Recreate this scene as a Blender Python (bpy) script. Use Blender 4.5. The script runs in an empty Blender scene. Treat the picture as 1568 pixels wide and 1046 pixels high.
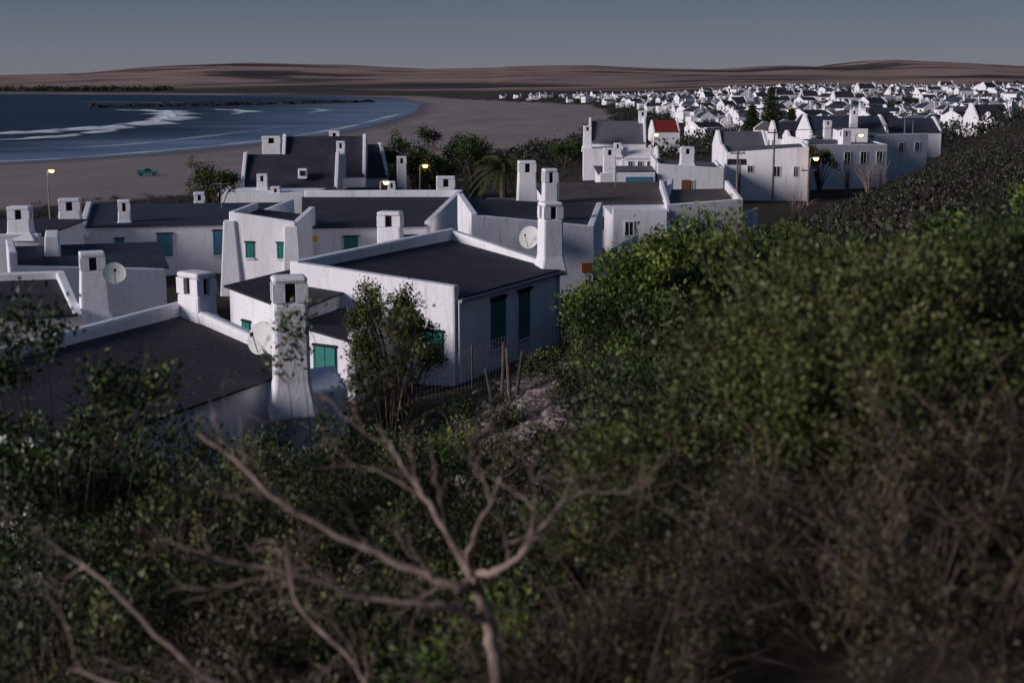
import bpy, math, random
import numpy as np
from mathutils import Vector
random.seed(7); rng=np.random.default_rng(7)
scene=bpy.context.scene
COL=scene.collection
# ------------------------------------------------------------------ materials
def new_mat(name):
    m=bpy.data.materials.new(name); m.use_nodes=True
    nt=m.node_tree; b=nt.nodes['Principled BSDF']
    return m,nt,b
def N(nt,t,**k):
    n=nt.nodes.new(t)
    for a,v in k.items(): setattr(n,a,v)
    return n
def noise_node(nt,scale,detail=5,rough=.6,sc=(1,1,1)):
    g=N(nt,'ShaderNodeNewGeometry'); mp=N(nt,'ShaderNodeMapping'); mp.inputs['Scale'].default_value=sc
    nt.links.new(g.outputs['Position'],mp.inputs['Vector'])
    n=N(nt,'ShaderNodeTexNoise'); n.inputs['Scale'].default_value=scale; n.inputs['Detail'].default_value=detail; n.inputs['Roughness'].default_value=rough
    nt.links.new(mp.outputs[0],n.inputs['Vector']); return n
def ramp(nt,src,stops):
    r=N(nt,'ShaderNodeValToRGB'); e=r.color_ramp.elements
    while len(e)<len(stops): e.new(.5)
    for i,(p,c) in enumerate(stops):
        e[i].position=p; e[i].color=(c[0],c[1],c[2],1)
    nt.links.new(src,r.inputs[0]); return r
def mixc(nt,f,a,b,mode='MIX'):
    m=N(nt,'ShaderNodeMix',data_type='RGBA',blend_type=mode)
    if isinstance(f,float): m.inputs[0].default_value=f
    else: nt.links.new(f,m.inputs[0])
    for s,v in ((6,a),(7,b)):
        if isinstance(v,tuple): m.inputs[s].default_value=(v[0],v[1],v[2],1)
        else: nt.links.new(v,m.inputs[s])
    return m.outputs[2]
def bump(nt,b,src,strength,dist=.02):
    bp=N(nt,'ShaderNodeBump'); bp.inputs['Strength'].default_value=strength; bp.inputs['Distance'].default_value=dist
    nt.links.new(src,bp.inputs['Height']); nt.links.new(bp.outputs[0],b.inputs['Normal'])
def simple(name,c1,c2=None,scale=3,rough=.8,bmp=0,sc=(1,1,1),spec=.3):
    m,nt,b=new_mat(name)
    b.inputs['Roughness'].default_value=rough; b.inputs['Specular IOR Level'].default_value=spec
    if c2 is None: b.inputs['Base Color'].default_value=(*c1,1)
    else:
        n=noise_node(nt,scale,sc=sc); r=ramp(nt,n.outputs[0],[(.35,c1),(.65,c2)])
        nt.links.new(r.outputs[0],b.inputs['Base Color'])
        if bmp: bump(nt,b,n.outputs[0],bmp)
    return m
def emis(name,c,s):
    m,nt,b=new_mat(name); b.inputs['Base Color'].default_value=(*c,1)
    b.inputs['Emission Color'].default_value=(*c,1); b.inputs['Emission Strength'].default_value=s; return m

M={}
m,nt,b=new_mat('white_plaster')
n1=noise_node(nt,.7,6,.65,(1,1,.35)); n2=noise_node(nt,9,5); n3=noise_node(nt,2.5,5,.7,(1.6,1.6,.18))
r1=ramp(nt,n1.outputs[0],[(.28,(.68,.65,.67)),(.5,(.82,.80,.83)),(.75,(.86,.85,.88))])
r2=ramp(nt,n2.outputs[0],[(.25,(.88,.86,.84)),(.5,(1,1,1))])
r3=ramp(nt,n3.outputs[0],[(.3,(.72,.69,.67)),(.46,(1,1,1))])
c=mixc(nt,1.0,r1.outputs[0],r2.outputs[0],'MULTIPLY')
nt.links.new(mixc(nt,.7,c,r3.outputs[0],'MULTIPLY'),b.inputs['Base Color'])
b.inputs['Roughness'].default_value=.85; b.inputs['Specular IOR Level'].default_value=.2
bump(nt,b,n2.outputs[0],.35,.03); M['white']=m
def roofmat(name,c1,c2,specks=False,rot=.4,bs=.4):
    m,nt,b=new_mat(name)
    n=noise_node(nt,.8,8,.72)
    r=ramp(nt,n.outputs[0],[(.3,c1),(.7,c2)]); col=r.outputs[0]
    if specks:
        s=noise_node(nt,11,2,.5); s2=ramp(nt,s.outputs[0],[(.69,(0,0,0)),(.72,(1,1,1))])
        col=mixc(nt,s2.outputs[0],col,(.30,.28,.29))
    nt.links.new(col,b.inputs['Base Color'])
    g=N(nt,'ShaderNodeNewGeometry'); mp=N(nt,'ShaderNodeMapping'); mp.inputs['Rotation'].default_value=(0,0,rot)
    nt.links.new(g.outputs['Position'],mp.inputs['Vector'])
    w=N(nt,'ShaderNodeTexWave'); w.bands_direction='Y'; w.inputs['Scale'].default_value=1.8; w.inputs['Distortion'].default_value=.3
    nt.links.new(mp.outputs[0],w.inputs['Vector']); bump(nt,b,w.outputs[0],bs,.03)
    b.inputs['Roughness'].default_value=.8; b.inputs['Specular IOR Level'].default_value=.2
    return m
M['roof']=roofmat('roof_fibre_cement',(.026,.025,.034),(.052,.048,.060))
M['roof_a']=roofmat('roof_weathered',(.030,.026,.034),(.062,.052,.060),True,.36,.15)
M['roof_blue']=roofmat('roof_blue_grey',(.028,.035,.052),(.05,.058,.08))
M['roof_grey']=roofmat('roof_grey',(.09,.09,.105),(.14,.14,.16))
M['roof_brown']=roofmat('roof_brown',(.07,.052,.05),(.14,.11,.10))
M['roof_red']=simple('roof_red',(.17,.014,.016),(.24,.024,.025))
M['shade_fill']=simple('opening_shade_fill',(.012,.012,.014))  # near-black fill: shade of openings and gaps put into the colour
M['glass']=simple('window_glass',(.02,.025,.03),rough=.15,spec=.6)
M['green']=simple('green_paint',(.016,.16,.135),(.024,.21,.175),4,.55)
M['blue']=simple('blue_paint',(.06,.17,.24),(.085,.22,.30),4,.55)
M['wooddoor']=simple('brown_door',(.16,.06,.03),(.22,.09,.05),4,.6)
M['trim']=simple('white_trim',(.7,.7,.72),rough=.5)
M['yellow']=simple('yellow_sign',(.7,.42,.03)); M['board']=simple('sign_board',(.65,.65,.62)); M['blk']=simple('black_metal',(.015,.015,.015),rough=.5)
M['orange_sign']=simple('orange_sign',(.35,.12,.03))
M['post']=simple('wood_post',(.12,.09,.075),(.2,.16,.14),6)
M['bark']=simple('bark',(.05,.036,.03),(.11,.08,.07),12,.9,.4)
M['dead']=simple('dead_branch',(.13,.09,.07),(.36,.265,.22),14,.85,.5)
M['twig']=simple('twig_bark',(.06,.04,.03),(.14,.095,.075),8)
M['lamp']=emis('lamp_glow',(1,.50,.14),14)
M['galv']=simple('galvanised',(.25,.25,.26),rough=.45)
M['stone']=simple('stone',(.09,.07,.066),(.26,.21,.20),3,.9,.5)
M['reef']=simple('reef_rock',(.012,.012,.015),(.03,.03,.032),.1,.9)
M['car_white']=simple('car_white',(.7,.7,.72),rough=.3,spec=.5); M['car_dark']=simple('car_dark',(.05,.06,.09),rough=.3,spec=.5)
M['car_green']=simple('truck_green',(.02,.17,.15),rough=.45); M['tyre']=simple('tyre',(.02,.02,.02))
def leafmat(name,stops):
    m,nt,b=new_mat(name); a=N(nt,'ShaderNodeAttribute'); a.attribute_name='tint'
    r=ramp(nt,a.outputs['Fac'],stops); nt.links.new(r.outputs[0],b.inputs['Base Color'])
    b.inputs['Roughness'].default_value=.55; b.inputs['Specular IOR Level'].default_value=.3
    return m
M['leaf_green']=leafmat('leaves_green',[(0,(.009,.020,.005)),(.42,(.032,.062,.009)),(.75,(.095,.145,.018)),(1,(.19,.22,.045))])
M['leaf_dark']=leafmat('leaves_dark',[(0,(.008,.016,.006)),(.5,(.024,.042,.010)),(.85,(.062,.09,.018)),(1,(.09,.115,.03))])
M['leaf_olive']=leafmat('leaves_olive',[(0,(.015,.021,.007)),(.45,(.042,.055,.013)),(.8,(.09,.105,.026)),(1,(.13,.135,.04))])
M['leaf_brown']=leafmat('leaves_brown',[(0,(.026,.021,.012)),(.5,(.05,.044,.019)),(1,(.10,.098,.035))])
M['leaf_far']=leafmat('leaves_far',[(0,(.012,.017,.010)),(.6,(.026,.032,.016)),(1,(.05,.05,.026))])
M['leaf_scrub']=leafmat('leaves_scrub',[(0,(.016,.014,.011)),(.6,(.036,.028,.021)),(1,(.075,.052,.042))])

# ------------------------------------------------------------------ terrain heights
SHORE=np.array([(-900,-100),(-500,180),(-250,335),(-132,371),(-104,425),(-82,526),(-71,690),(-70,1000),(-95,1500),(-190,2270),(-495,2850),(-1160,3250),(-2600,3750),(-6500,4300)],float)
VEG=np.array([(-800,-280),(-400,-10),(-150,150),(-86,212),(-60,248),(-40,310),(10,455),(54,816),(68,1290),(-53,1800),(-150,2380),(-470,2960),(-1150,3370),(-2580,3870),(-6500,4450)],float)
def sdist(X,Y,PL):
    best=np.full(X.shape,1e18); sg=np.ones(X.shape)
    for (x0,y0),(x1,y1) in zip(PL[:-1],PL[1:]):
        dx,dy=x1-x0,y1-y0; L2=dx*dx+dy*dy
        t=np.clip(((X-x0)*dx+(Y-y0)*dy)/L2,0,1)
        d=(X-x0-t*dx)**2+(Y-y0-t*dy)**2
        c=dx*(Y-y0)-dy*(X-x0)
        k=d<best; best=np.where(k,d,best); sg=np.where(k,np.where(c<0,1,-1),sg)
    return np.sqrt(best)*sg
def sm(t): t=np.clip(t,0,1); return t*t*(3-2*t)
def wob(X,Y,s):
    return (np.sin(X*1.3/s+1.7*np.sin(Y*.7/s))+np.sin(Y*1.7/s+1.3*np.sin(X*.9/s+2))+.5*np.sin(X*3.1/s+Y*2.3/s+1)+.5*np.sin(-X*2.7/s+Y*3.9/s))/3
def bankq(X,Y): return (X+8.6)*.935-(Y-22)*.354
HX=np.array([-12000,-2340,-1850,-1600,-1200,-780,-400,50,350,700,940,1150,1400,1690,1900,2340,12000],float)
HZ=np.array([60,66,84,108,124,116,97,104,110,94,86,102,92,126,116,96,80],float)
def height(X,Y):
    X=np.asarray(X,float); Y=np.asarray(Y,float)
    L=np.interp(Y,[-100,60,130,200,400,1000,2500,12000],[10.8,10.8,10,9.3,8,5,6,12])
    L=L-.05*np.clip(-X-16,0,60)
    q=bankq(X,Y); qn=np.where(q<18,q,18+(q-18)*.35); qf=np.where(q<11,q,11+(q-11)*.2)
    k=sm((Y-10)/5); qs=qn*(1-k)+qf*k
    qs=np.where(qs<-2,0,np.where(qs<2,(qs+2)**2/8,qs))
    L=L+.44*qs*(1-sm((Y-260)/300))
    L=L+9*sm((Y-450)/700)*sm((X/np.maximum(Y,1)-.06)/.14)
    L=L+.12*wob(X,Y,1.6)*(Y<60)*sm((q+1)/3)+.5*wob(X,Y,45)*sm((Y-150)/100)
    hill=np.interp(X,HX,HZ)+4*wob(X,Y,300)
    mid=26*sm((Y-3600)/900)*(.5+.5*np.sin(X/900+1))
    L=L+(hill-12-mid)*sm((Y-4700)/1900)+mid-60*sm((Y-6800)/3000)
    ds=sdist(X,Y,SHORE); dv=sdist(X,Y,VEG)
    z=np.where(ds<0,np.maximum(-4,ds*.03),np.minimum(1.5,ds*.012))
    wd=50+70*(1-sm((Y-300)/300))
    z=z+np.where(dv>0,sm(dv/wd)*(L-1.5),0)
    return z
def hz(x,y): return float(height(np.array([x]),np.array([y]))[0])

def grid_mesh(name,xs,ys,zf,mat,attrs):
    XX,YY=np.meshgrid(xs,ys); Z=zf(XX,YY)
    nx,ny=len(xs),len(ys)
    V=np.stack([XX,YY,Z],-1).reshape(-1,3)
    i=np.arange(nx*ny).reshape(ny,nx)
    F=np.stack([i[:-1,:-1],i[:-1,1:],i[1:,1:],i[1:,:-1]],-1).reshape(-1,4)
    me=bpy.data.meshes.new(name); me.vertices.add(len(V)); me.vertices.foreach_set('co',V.ravel())
    me.loops.add(F.size); me.loops.foreach_set('vertex_index',F.ravel().astype(np.int32))
    me.polygons.add(len(F)); me.polygons.foreach_set('loop_start',np.arange(0,F.size,4,dtype=np.int32))
    me.update(calc_edges=True)
    me.polygons.foreach_set('use_smooth',np.ones(len(F),bool))
    for k,f in attrs.items():
        a=me.attributes.new(k,'FLOAT','POINT'); a.data.foreach_set('value',f(XX,YY).ravel().astype(np.float32))
    me.materials.append(mat); o=bpy.data.objects.new(name,me); COL.objects.link(o); return o

m,nt,b=new_mat('ground')
def attr(nt,k): a=N(nt,'ShaderNodeAttribute'); a.attribute_name=k; return a.outputs['Fac']
nA=noise_node(nt,.9,8,.7); nB=noise_node(nt,6,6,.7)
near=ramp(nt,nA.outputs[0],[(.3,(.022,.018,.013)),(.5,(.042,.033,.025)),(.7,(.085,.062,.052))]).outputs[0]
grav=ramp(nt,nB.outputs[0],[(.35,(.05,.04,.036)),(.55,(.115,.09,.083)),(.7,(.24,.195,.19))]).outputs[0]
c=mixc(nt,attr(nt,'path'),near,grav)
nS=noise_node(nt,.03,5,.6,(1,.35,1)); sand=ramp(nt,nS.outputs[0],[(.3,(.23,.18,.175)),(.7,(.33,.275,.265))]).outputs[0]
sand=mixc(nt,attr(nt,'wet'),sand,(.13,.12,.135))
c=mixc(nt,attr(nt,'sand'),c,sand)
nF=noise_node(nt,.0016,6,.55,(.55,1.3,1)); nF2=noise_node(nt,.007,6,.65,(.3,1.5,1))
far=ramp(nt,nF.outputs[0],[(.38,(.06,.050,.050)),(.44,(.11,.083,.077)),(.47,(.29,.20,.165)),(.58,(.35,.245,.205)),(.62,(.14,.105,.10))]).outputs[0]
far=mixc(nt,.6,far,ramp(nt,nF2.outputs[0],[(.38,(.35,.35,.36)),(.55,(1,1,1))]).outputs[0],'MULTIPLY')
c=mixc(nt,attr(nt,'far'),c,far)
shore_scrub=ramp(nt,nF2.outputs[0],[(.35,(.035,.032,.026)),(.6,(.07,.058,.05)),(.7,(.17,.135,.12))]).outputs[0]
c=mixc(nt,attr(nt,'belt'),c,shore_scrub)
nt.links.new(c,b.inputs['Base Color']); b.inputs['Roughness'].default_value=.95; b.inputs['Specular IOR Level'].default_value=.1
bump(nt,b,nB.outputs[0],.8,.12)
matG=m
xs=5*np.sinh(np.linspace(-1,1,261)*math.asinh(9000/5)); ys=8*np.sinh(np.linspace(-2.9,math.asinh(13000/8),340))
PY=[5,14,20,27,34,42,52,60]; PX=[-2.6,-1.0,-.2,.4,.8,1.3,3.2,5]
def pathf(X,Y):
    px=np.interp(Y,PY,PX)
    return sm(1.5-np.abs(X-px)/(.45+.018*Y))*(Y>4)*(Y<62)
grid_mesh('ground_terrain',xs,ys,height,matG,{
 'sand':lambda X,Y:sm(1-(sdist(X,Y,VEG)-2+4*wob(X,Y,11))/8)*(Y<9000),
 'wet':lambda X,Y:sm(1-sdist(X,Y,SHORE)/22),
 'far':lambda X,Y:sm((Y-1700)/1500),
 'belt':lambda X,Y:sm((Y-1700)/300)*sm(1-(sdist(X,Y,VEG)-550)/400)*sm(sdist(X,Y,VEG)/15),
 'path':pathf})
m,nt,b=new_mat('sea_water')
nw=noise_node(nt,.012,6,.6,(.5,2.2,1)); nw2=noise_node(nt,.25,5,.6,(.6,1.4,1))
deep=ramp(nt,nw.outputs[0],[(.35,(.009,.018,.042)),(.6,(.018,.034,.07)),(.75,(.05,.075,.13))]).outputs[0]
shal=ramp(nt,nw.outputs[0],[(.3,(.12,.17,.26)),(.6,(.19,.245,.35)),(.75,(.33,.38,.48))]).outputs[0]
nt.links.new(mixc(nt,attr(nt,'shallow'),deep,shal),b.inputs['Base Color'])
b.inputs['Roughness'].default_value=.45; b.inputs['IOR'].default_value=1.2; b.inputs['Specular IOR Level'].default_value=.3
bump(nt,b,nw2.outputs[0],.5,.4)
wx=np.concatenate([np.linspace(-9000,-1300,40),np.linspace(-1250,60,260)]); wy=np.concatenate([np.linspace(-300,240,14),np.geomspace(250,5200,240)])
grid_mesh('sea_water',wx,wy,lambda X,Y:np.zeros_like(X),m,{'shallow':lambda X,Y:sm(1+(sdist(X,Y,SHORE)+30*wob(X,Y,60))/(70+.14*np.clip(Y-300,0,900)))*(1-.6*sm((Y-1400)/900))})
m,nt,b=new_mat('sea_foam')
nf=noise_node(nt,.05,6,.7,(1,.5,1)); e=attr(nt,'edge')
ma=N(nt,'ShaderNodeMath',operation='MULTIPLY'); ma.inputs[1].default_value=1.9; nt.links.new(nf.outputs[0],ma.inputs[0])
mb=N(nt,'ShaderNodeMath',operation='MULTIPLY'); nt.links.new(ma.outputs[0],mb.inputs[0]); nt.links.new(e,mb.inputs[1]); mb.use_clamp=True
b.inputs['Base Color'].default_value=(.74,.77,.82,1); b.inputs['Roughness'].default_value=.9
nt.links.new(mb.outputs[0],b.inputs['Alpha']); matFoam=m
def catmull(P,n=8):
    P=np.asarray(P,float); Q=np.vstack([2*P[0]-P[1],P,2*P[-1]-P[-2]]); out=[]
    for i in range(1,len(Q)-2):
        for t in np.linspace(0,1,n,endpoint=False):
            a,b_,c_,d=Q[i-1],Q[i],Q[i+1],Q[i+2]
            out.append(.5*((2*b_)+(-a+c_)*t+(2*a-5*b_+4*c_-d)*t*t+(-a+3*b_-3*c_+d)*t**3))
    out.append(P[-1]); return np.array(out)
def foam(pts,w,z=.15,amp=1.0,taper=True,crest=0):
    C=catmull(pts,10); n=len(C); T=np.gradient(C,axis=0); T/=np.linalg.norm(T,axis=1)[:,None]; Nn=np.stack([T[:,1],-T[:,0]],1)
    ks=[-1,-.5,0,.5,1]; vs=[];ed=[]
    for i in range(n):
        f=math.sin(math.pi*min(1,max(0,i/(n-1))))**.5 if taper else 1
        ww=w*(.7+.4*math.sin(i*.7)+.2*math.sin(i*1.9))*max(f,.1)
        for k in ks:
            p=C[i]+Nn[i]*k*ww*.5; vs.append((p[0],p[1],z+crest*(1-abs(k))*f*(.7+.3*math.sin(i*1.3)))); ed.append(amp*(1-abs(k))**.8*f)
    fs=[(i*5+j,i*5+j+1,i*5+j+6,i*5+j+5) for i in range(n-1) for j in range(4)]
    me=bpy.data.meshes.new('breaking_wave'); me.from_pydata(vs,[],fs); a=me.attributes.new('edge','FLOAT','POINT'); a.data.foreach_set('value',ed)
    me.materials.append(matFoam); o=bpy.data.objects.new('breaking_wave',me); COL.objects.link(o)
foam([(-318,1150),(-262,1090),(-236,1000),(-200,850),(-200,760)],38,amp=2.2,crest=1.2)
foam([(-236,960),(-200,840),(-186,740),(-190,650),(-205,590),(-225,540)],30,.2,2.6,crest=1.4)
foam([(-184,700),(-176,620),(-176,550),(-195,490),(-230,455)],16,.25,1.5,crest=.6)
foam([(-245,1180),(-200,1090),(-190,980)],26,.15,1.5,crest=.8)
foam([(-180,1250),(-150,1150),(-145,1020)],20,.15,.8)
foam([(-170,440),(-135,470),(-120,560),(-110,700)],10,.12,.5)
foam([(-520,1700),(-380,1620),(-270,1500)],50,.12,.7)
foam([(-205,360),(-140,374),(-112,425),(-90,526),(-79,690),(-78,1000)],7,.1,.8,False)
foam([(-520,2790),(-900,3070),(-1190,3205),(-2000,3480)],40,.1,1.2,False)
# ------------------------------------------------------------------ mesh builder
class MB:
    def __init__(s): s.p={}
    def add(s,vs,fs,tag):
        V,F=s.p.setdefault(tag,([],[])); o=len(V); V.extend([tuple(v) for v in vs]); F.extend([tuple(i+o for i in f) for f in fs])
    def frustum(s,c,z0,z1,w0,d0,w1,d1,rot,tag):
        cs,sn=math.cos(rot),math.sin(rot); vs=[]
        for z,w,d in((z0,w0,d0),(z1,w1,d1)):
            for a,b_ in((-1,-1),(1,-1),(1,1),(-1,1)):
                x,y=a*w/2,b_*d/2; vs.append((c[0]+x*cs-y*sn,c[1]+x*sn+y*cs,z))
        s.add(vs,[(3,2,1,0),(4,5,6,7),(0,1,5,4),(1,2,6,5),(2,3,7,6),(3,0,4,7)],tag)
    def box(s,c,size,rot,tag):
        s.frustum(c,c[2]-size[2]/2,c[2]+size[2]/2,size[0],size[1],size[0],size[1],rot,tag)
    def prism(s,poly,zb,zt,tag):
        n=len(poly); zb=[zb]*n if not hasattr(zb,'__len__') else zb; zt=[zt]*n if not hasattr(zt,'__len__') else zt
        vs=[(p[0],p[1],zb[i]) for i,p in enumerate(poly)]+[(p[0],p[1],zt[i]) for i,p in enumerate(poly)]
        s.add(vs,[tuple(range(n-1,-1,-1)),tuple(range(n,2*n))]+[(i,(i+1)%n,(i+1)%n+n,i+n) for i in range(n)],tag)
    def tube(s,pts,rad,tag,n=8):
        pts=[Vector(p) for p in pts]; vs=[];fs=[]; up=Vector((.13,.21,.97))
        for i,p in enumerate(pts):
            t=(pts[min(i+1,len(pts)-1)]-pts[max(i-1,0)]).normalized(); u=t.cross(up)
            if u.length<.1: u=t.cross(Vector((1,0,0)))
            u.normalize(); w=t.cross(u)
            for k in range(n):
                a=2*math.pi*k/n; vs.append(p+(u*math.cos(a)+w*math.sin(a))*rad[i])
        for i in range(len(pts)-1):
            for k in range(n): fs.append((i*n+k,i*n+(k+1)%n,(i+1)*n+(k+1)%n,(i+1)*n+k))
        fs.append(tuple(range(n))); fs.append(tuple(range((len(pts)-1)*n+n-1,(len(pts)-1)*n-1,-1)))
        s.add(vs,fs,tag)
TAG={'walls':'white','chimney':'white','parapet':'white','buttress':'white'}
def matof(tag,over): 
    return M[over.get(tag,TAG.get(tag,tag))]
def finish(mb,name,over={},bevel=('walls','parapet','chimney','buttress'),bw=.05,smooth=()):
    allv=[v for V,F in mb.p.values() for v in V]; A=np.array(allv); c=A.mean(0); c[2]=A[:,2].min()
    root=bpy.data.objects.new(name,None); root.location=c; root.empty_display_size=.5; COL.objects.link(root)
    for tag,(V,F) in mb.p.items():
        me=bpy.data.meshes.new(tag); me.from_pydata([(v[0]-c[0],v[1]-c[1],v[2]-c[2]) for v in V],[],F); me.materials.append(matof(tag,over))
        o=bpy.data.objects.new(tag,me); COL.objects.link(o); o.parent=root
        if tag in smooth:
            for p in me.polygons: p.use_smooth=True
        if tag in bevel and bw:
            md=o.modifiers.new('bev','BEVEL'); md.width=bw; md.segments=2; md.limit_method='ANGLE'
    return root
def finish_single(mb,name,over={},smooth=False,link=True):
    me=bpy.data.meshes.new(name); V=[];F=[];mi=[]
    for k,(tag,(v,f)) in enumerate(mb.p.items()):
        o=len(V); V+=v; F+=[tuple(i+o for i in q) for q in f]; mi+=[k]*len(f); me.materials.append(matof(tag,over))
    me.from_pydata(V,[],F); me.polygons.foreach_set('material_index',mi)
    if not link: return me
    o=bpy.data.objects.new(name,me); COL.objects.link(o); return o
def offs(quad,of):
    n=len(quad); L=[]
    for i in range(n):
        p0,p1=Vector(quad[i][:2]),Vector(quad[(i+1)%n][:2]); d=(p1-p0).normalized(); nn=Vector((d.y,-d.x)); L.append((p0+nn*of[i],d))
    out=[]
    for i in range(n):
        (a,d1),(b_,d2)=L[i-1],L[i]; cr=d1.x*d2.y-d1.y*d2.x; t=((b_-a).x*d2.y-(b_-a).y*d2.x)/cr; p=a+d1*t; out.append((p.x,p.y))
    return out
def planez(quad,zt):
    A=np.array([[p[0],p[1],1] for p in quad]); s,_,_,_=np.linalg.lstsq(A,np.array(zt),rcond=None); return lambda p:float(s[0]*p[0]+s[1]*p[1]+s[2])
def block(mb,quad,zb,zt,par={},th=.28,rooftag='roof'):
    f=planez(quad,zt); zt=[f(p) for p in quad]
    mb.prism(quad,zb,zt,'walls')
    of=[(-th*.6 if i in par else .14) for i in range(len(quad))]
    rp=offs(quad,of); mb.prism(rp,[f(p)+.01 for p in rp],[f(p)+.07 for p in rp],rooftag)
    n=len(quad)
    for i,(h0,h1) in par.items():
        o=offs(quad,[.006 if k==i else 0.0 for k in range(n)]); inn=offs(quad,[(-th if k==i else 0.0) for k in range(n)])
        j=(i+1)%n; mb.prism([o[i],o[j],inn[j],inn[i]],zb,[h0,h1,h1,h0],'parapet')
def chimney(mb,x,y,z0,z1,w=.75,d=.6,rot=.4,flare=0,shade_fill=.42):
    c=(x,y); H=z1-z0; hh=min(shade_fill,H*.3); zs=z1-.16-hh
    mb.frustum(c,z0,zs,w*(1+flare*.25),d*(1+flare*.25),w,d,rot,'chimney')
    if flare: mb.frustum(c,z0-.02,z0+H*.28,w*(1.25+flare*.6),d*(1.25+flare*.6),w*1.02,d*1.02,rot,'chimney')
    cs,sn=math.cos(rot),math.sin(rot); pw=w*.35; pd=d*.33
    for a in(-1,1):
        for b_ in(-1,1):
            lx,ly=a*(w-pw)/2,b_*(d-pd)/2; mb.box((x+lx*cs-ly*sn,y+lx*sn+ly*cs,zs+hh/2),(pw,pd,hh),rot,'chimney_posts')
    mb.box((x,y,zs+hh/2),(w*.6,d*.6,hh),rot,'shade_fill')  # solid near-black box painted in as the shade inside the opening
    mb.box((x,y,z1-.08),(w*1.01,d*1.01,.16),rot,'chimney')
TAG['chimney_posts']='white'
def edgepos(quad,e,s,out):
    p0,p1=Vector(quad[e][:2]),Vector(quad[(e+1)%len(quad)][:2]); d=(p1-p0).normalized(); nn=Vector((d.y,-d.x)); p=p0.lerp(p1,s)+nn*out
    return p,math.atan2(d.y,d.x)
def shutter(mb,quad,e,s,zc,w,h,tag='green',slats=True,pair=True):
    p,r=edgepos(quad,e,s,.02); mb.box((p.x,p.y,zc),(w,.06,h),r,tag)
    p,r=edgepos(quad,e,s,.03); mb.box((p.x,p.y,zc+h/2+.05),(w+.1,.09,.07),r,'shade_fill')  # solid dark bar painted in for the dark gap over the shutter
    p,r=edgepos(quad,e,s,.05); mb.box((p.x,p.y,zc-h/2-.04),(w+.12,.12,.06),r,'trim')
    if slats:
        n=max(5,int(h/.085)); p,r=edgepos(quad,e,s,.055)
        for i in range(n):
            z=zc-h/2+.05+(h-.1)*i/(n-1); mb.box((p.x,p.y,z),(w-.1,.03,.035),r,tag)
        dx=Vector((math.cos(r),math.sin(r)))
        for k in((-1,0,1) if pair else (-1,1)):
            mb.box((p.x+dx.x*k*(w/2-.025),p.y+dx.y*k*(w/2-.025),zc),(.05,.045,h),r,tag)
def window(mb,quad,e,s,zc,w,h,bars=True):
    p,r=edgepos(quad,e,s,.008); mb.box((p.x,p.y,zc),(w,.03,h),r,'glass')
    dx=Vector((math.cos(r),math.sin(r))); p,r=edgepos(quad,e,s,.025)
    for k in(-1,1): mb.box((p.x+dx.x*k*w/2,p.y+dx.y*k*w/2,zc),(.07,.06,h+.07),r,'trim')
    for k in(-1,1): mb.box((p.x,p.y,zc+k*h/2),(w-.07,.055,.07),r,'trim')
    if bars: mb.box((p.x,p.y,zc),(.04,.04,h-.08),r,'trim')
TAG['dish']='board'
def dish(mb,c,facing,R=.42):
    f=Vector(facing).normalized(); u=f.cross(Vector((0,0,1))).normalized(); w=u.cross(f); c=Vector(c); vs=[];fs=[]; n=20
    for k,(rr,dd) in enumerate(((0.02,0),(.5,.04),(.8,.1),(1,.16))):
        for i in range(n):
            a=2*math.pi*i/n; vs.append(c+(u*math.cos(a)*rr+w*math.sin(a)*rr)*R+f*dd*R)
    for k in range(3):
        for i in range(n): fs.append((k*n+i,k*n+(i+1)%n,(k+1)*n+(i+1)%n,(k+1)*n+i))
    fs.append(tuple(range(n))); mb.add(vs,fs,'dish')
    mb.tube([c-w*R*.9+f*.1*R,c+f*R*.9],[.012,.012],'blk',5); mb.box((c+f*R*.95),(.07,.07,.09),0,'blk')
    mb.tube([c-f*.02,c-f*.3-Vector((0,0,.15))],[.025,.025],'galv',6)
def aerial(mb,x,y,z,h=1.6):
    mb.tube([(x,y,z),(x,y,z+h)],[.018,.015],'galv',5); mb.tube([(x-.45,y+.1,z+h-.1),(x+.45,y-.1,z+h-.1)],[.01,.01],'galv',4)
    for k in range(6):
        t=-.4+.16*k; mb.tube([(x+t-.04,y-.22*1-.22*t,z+h-.1),(x+t+.04,y+.22-.22*t,z+h-.1)],[.007,.007],'galv',3)
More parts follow.
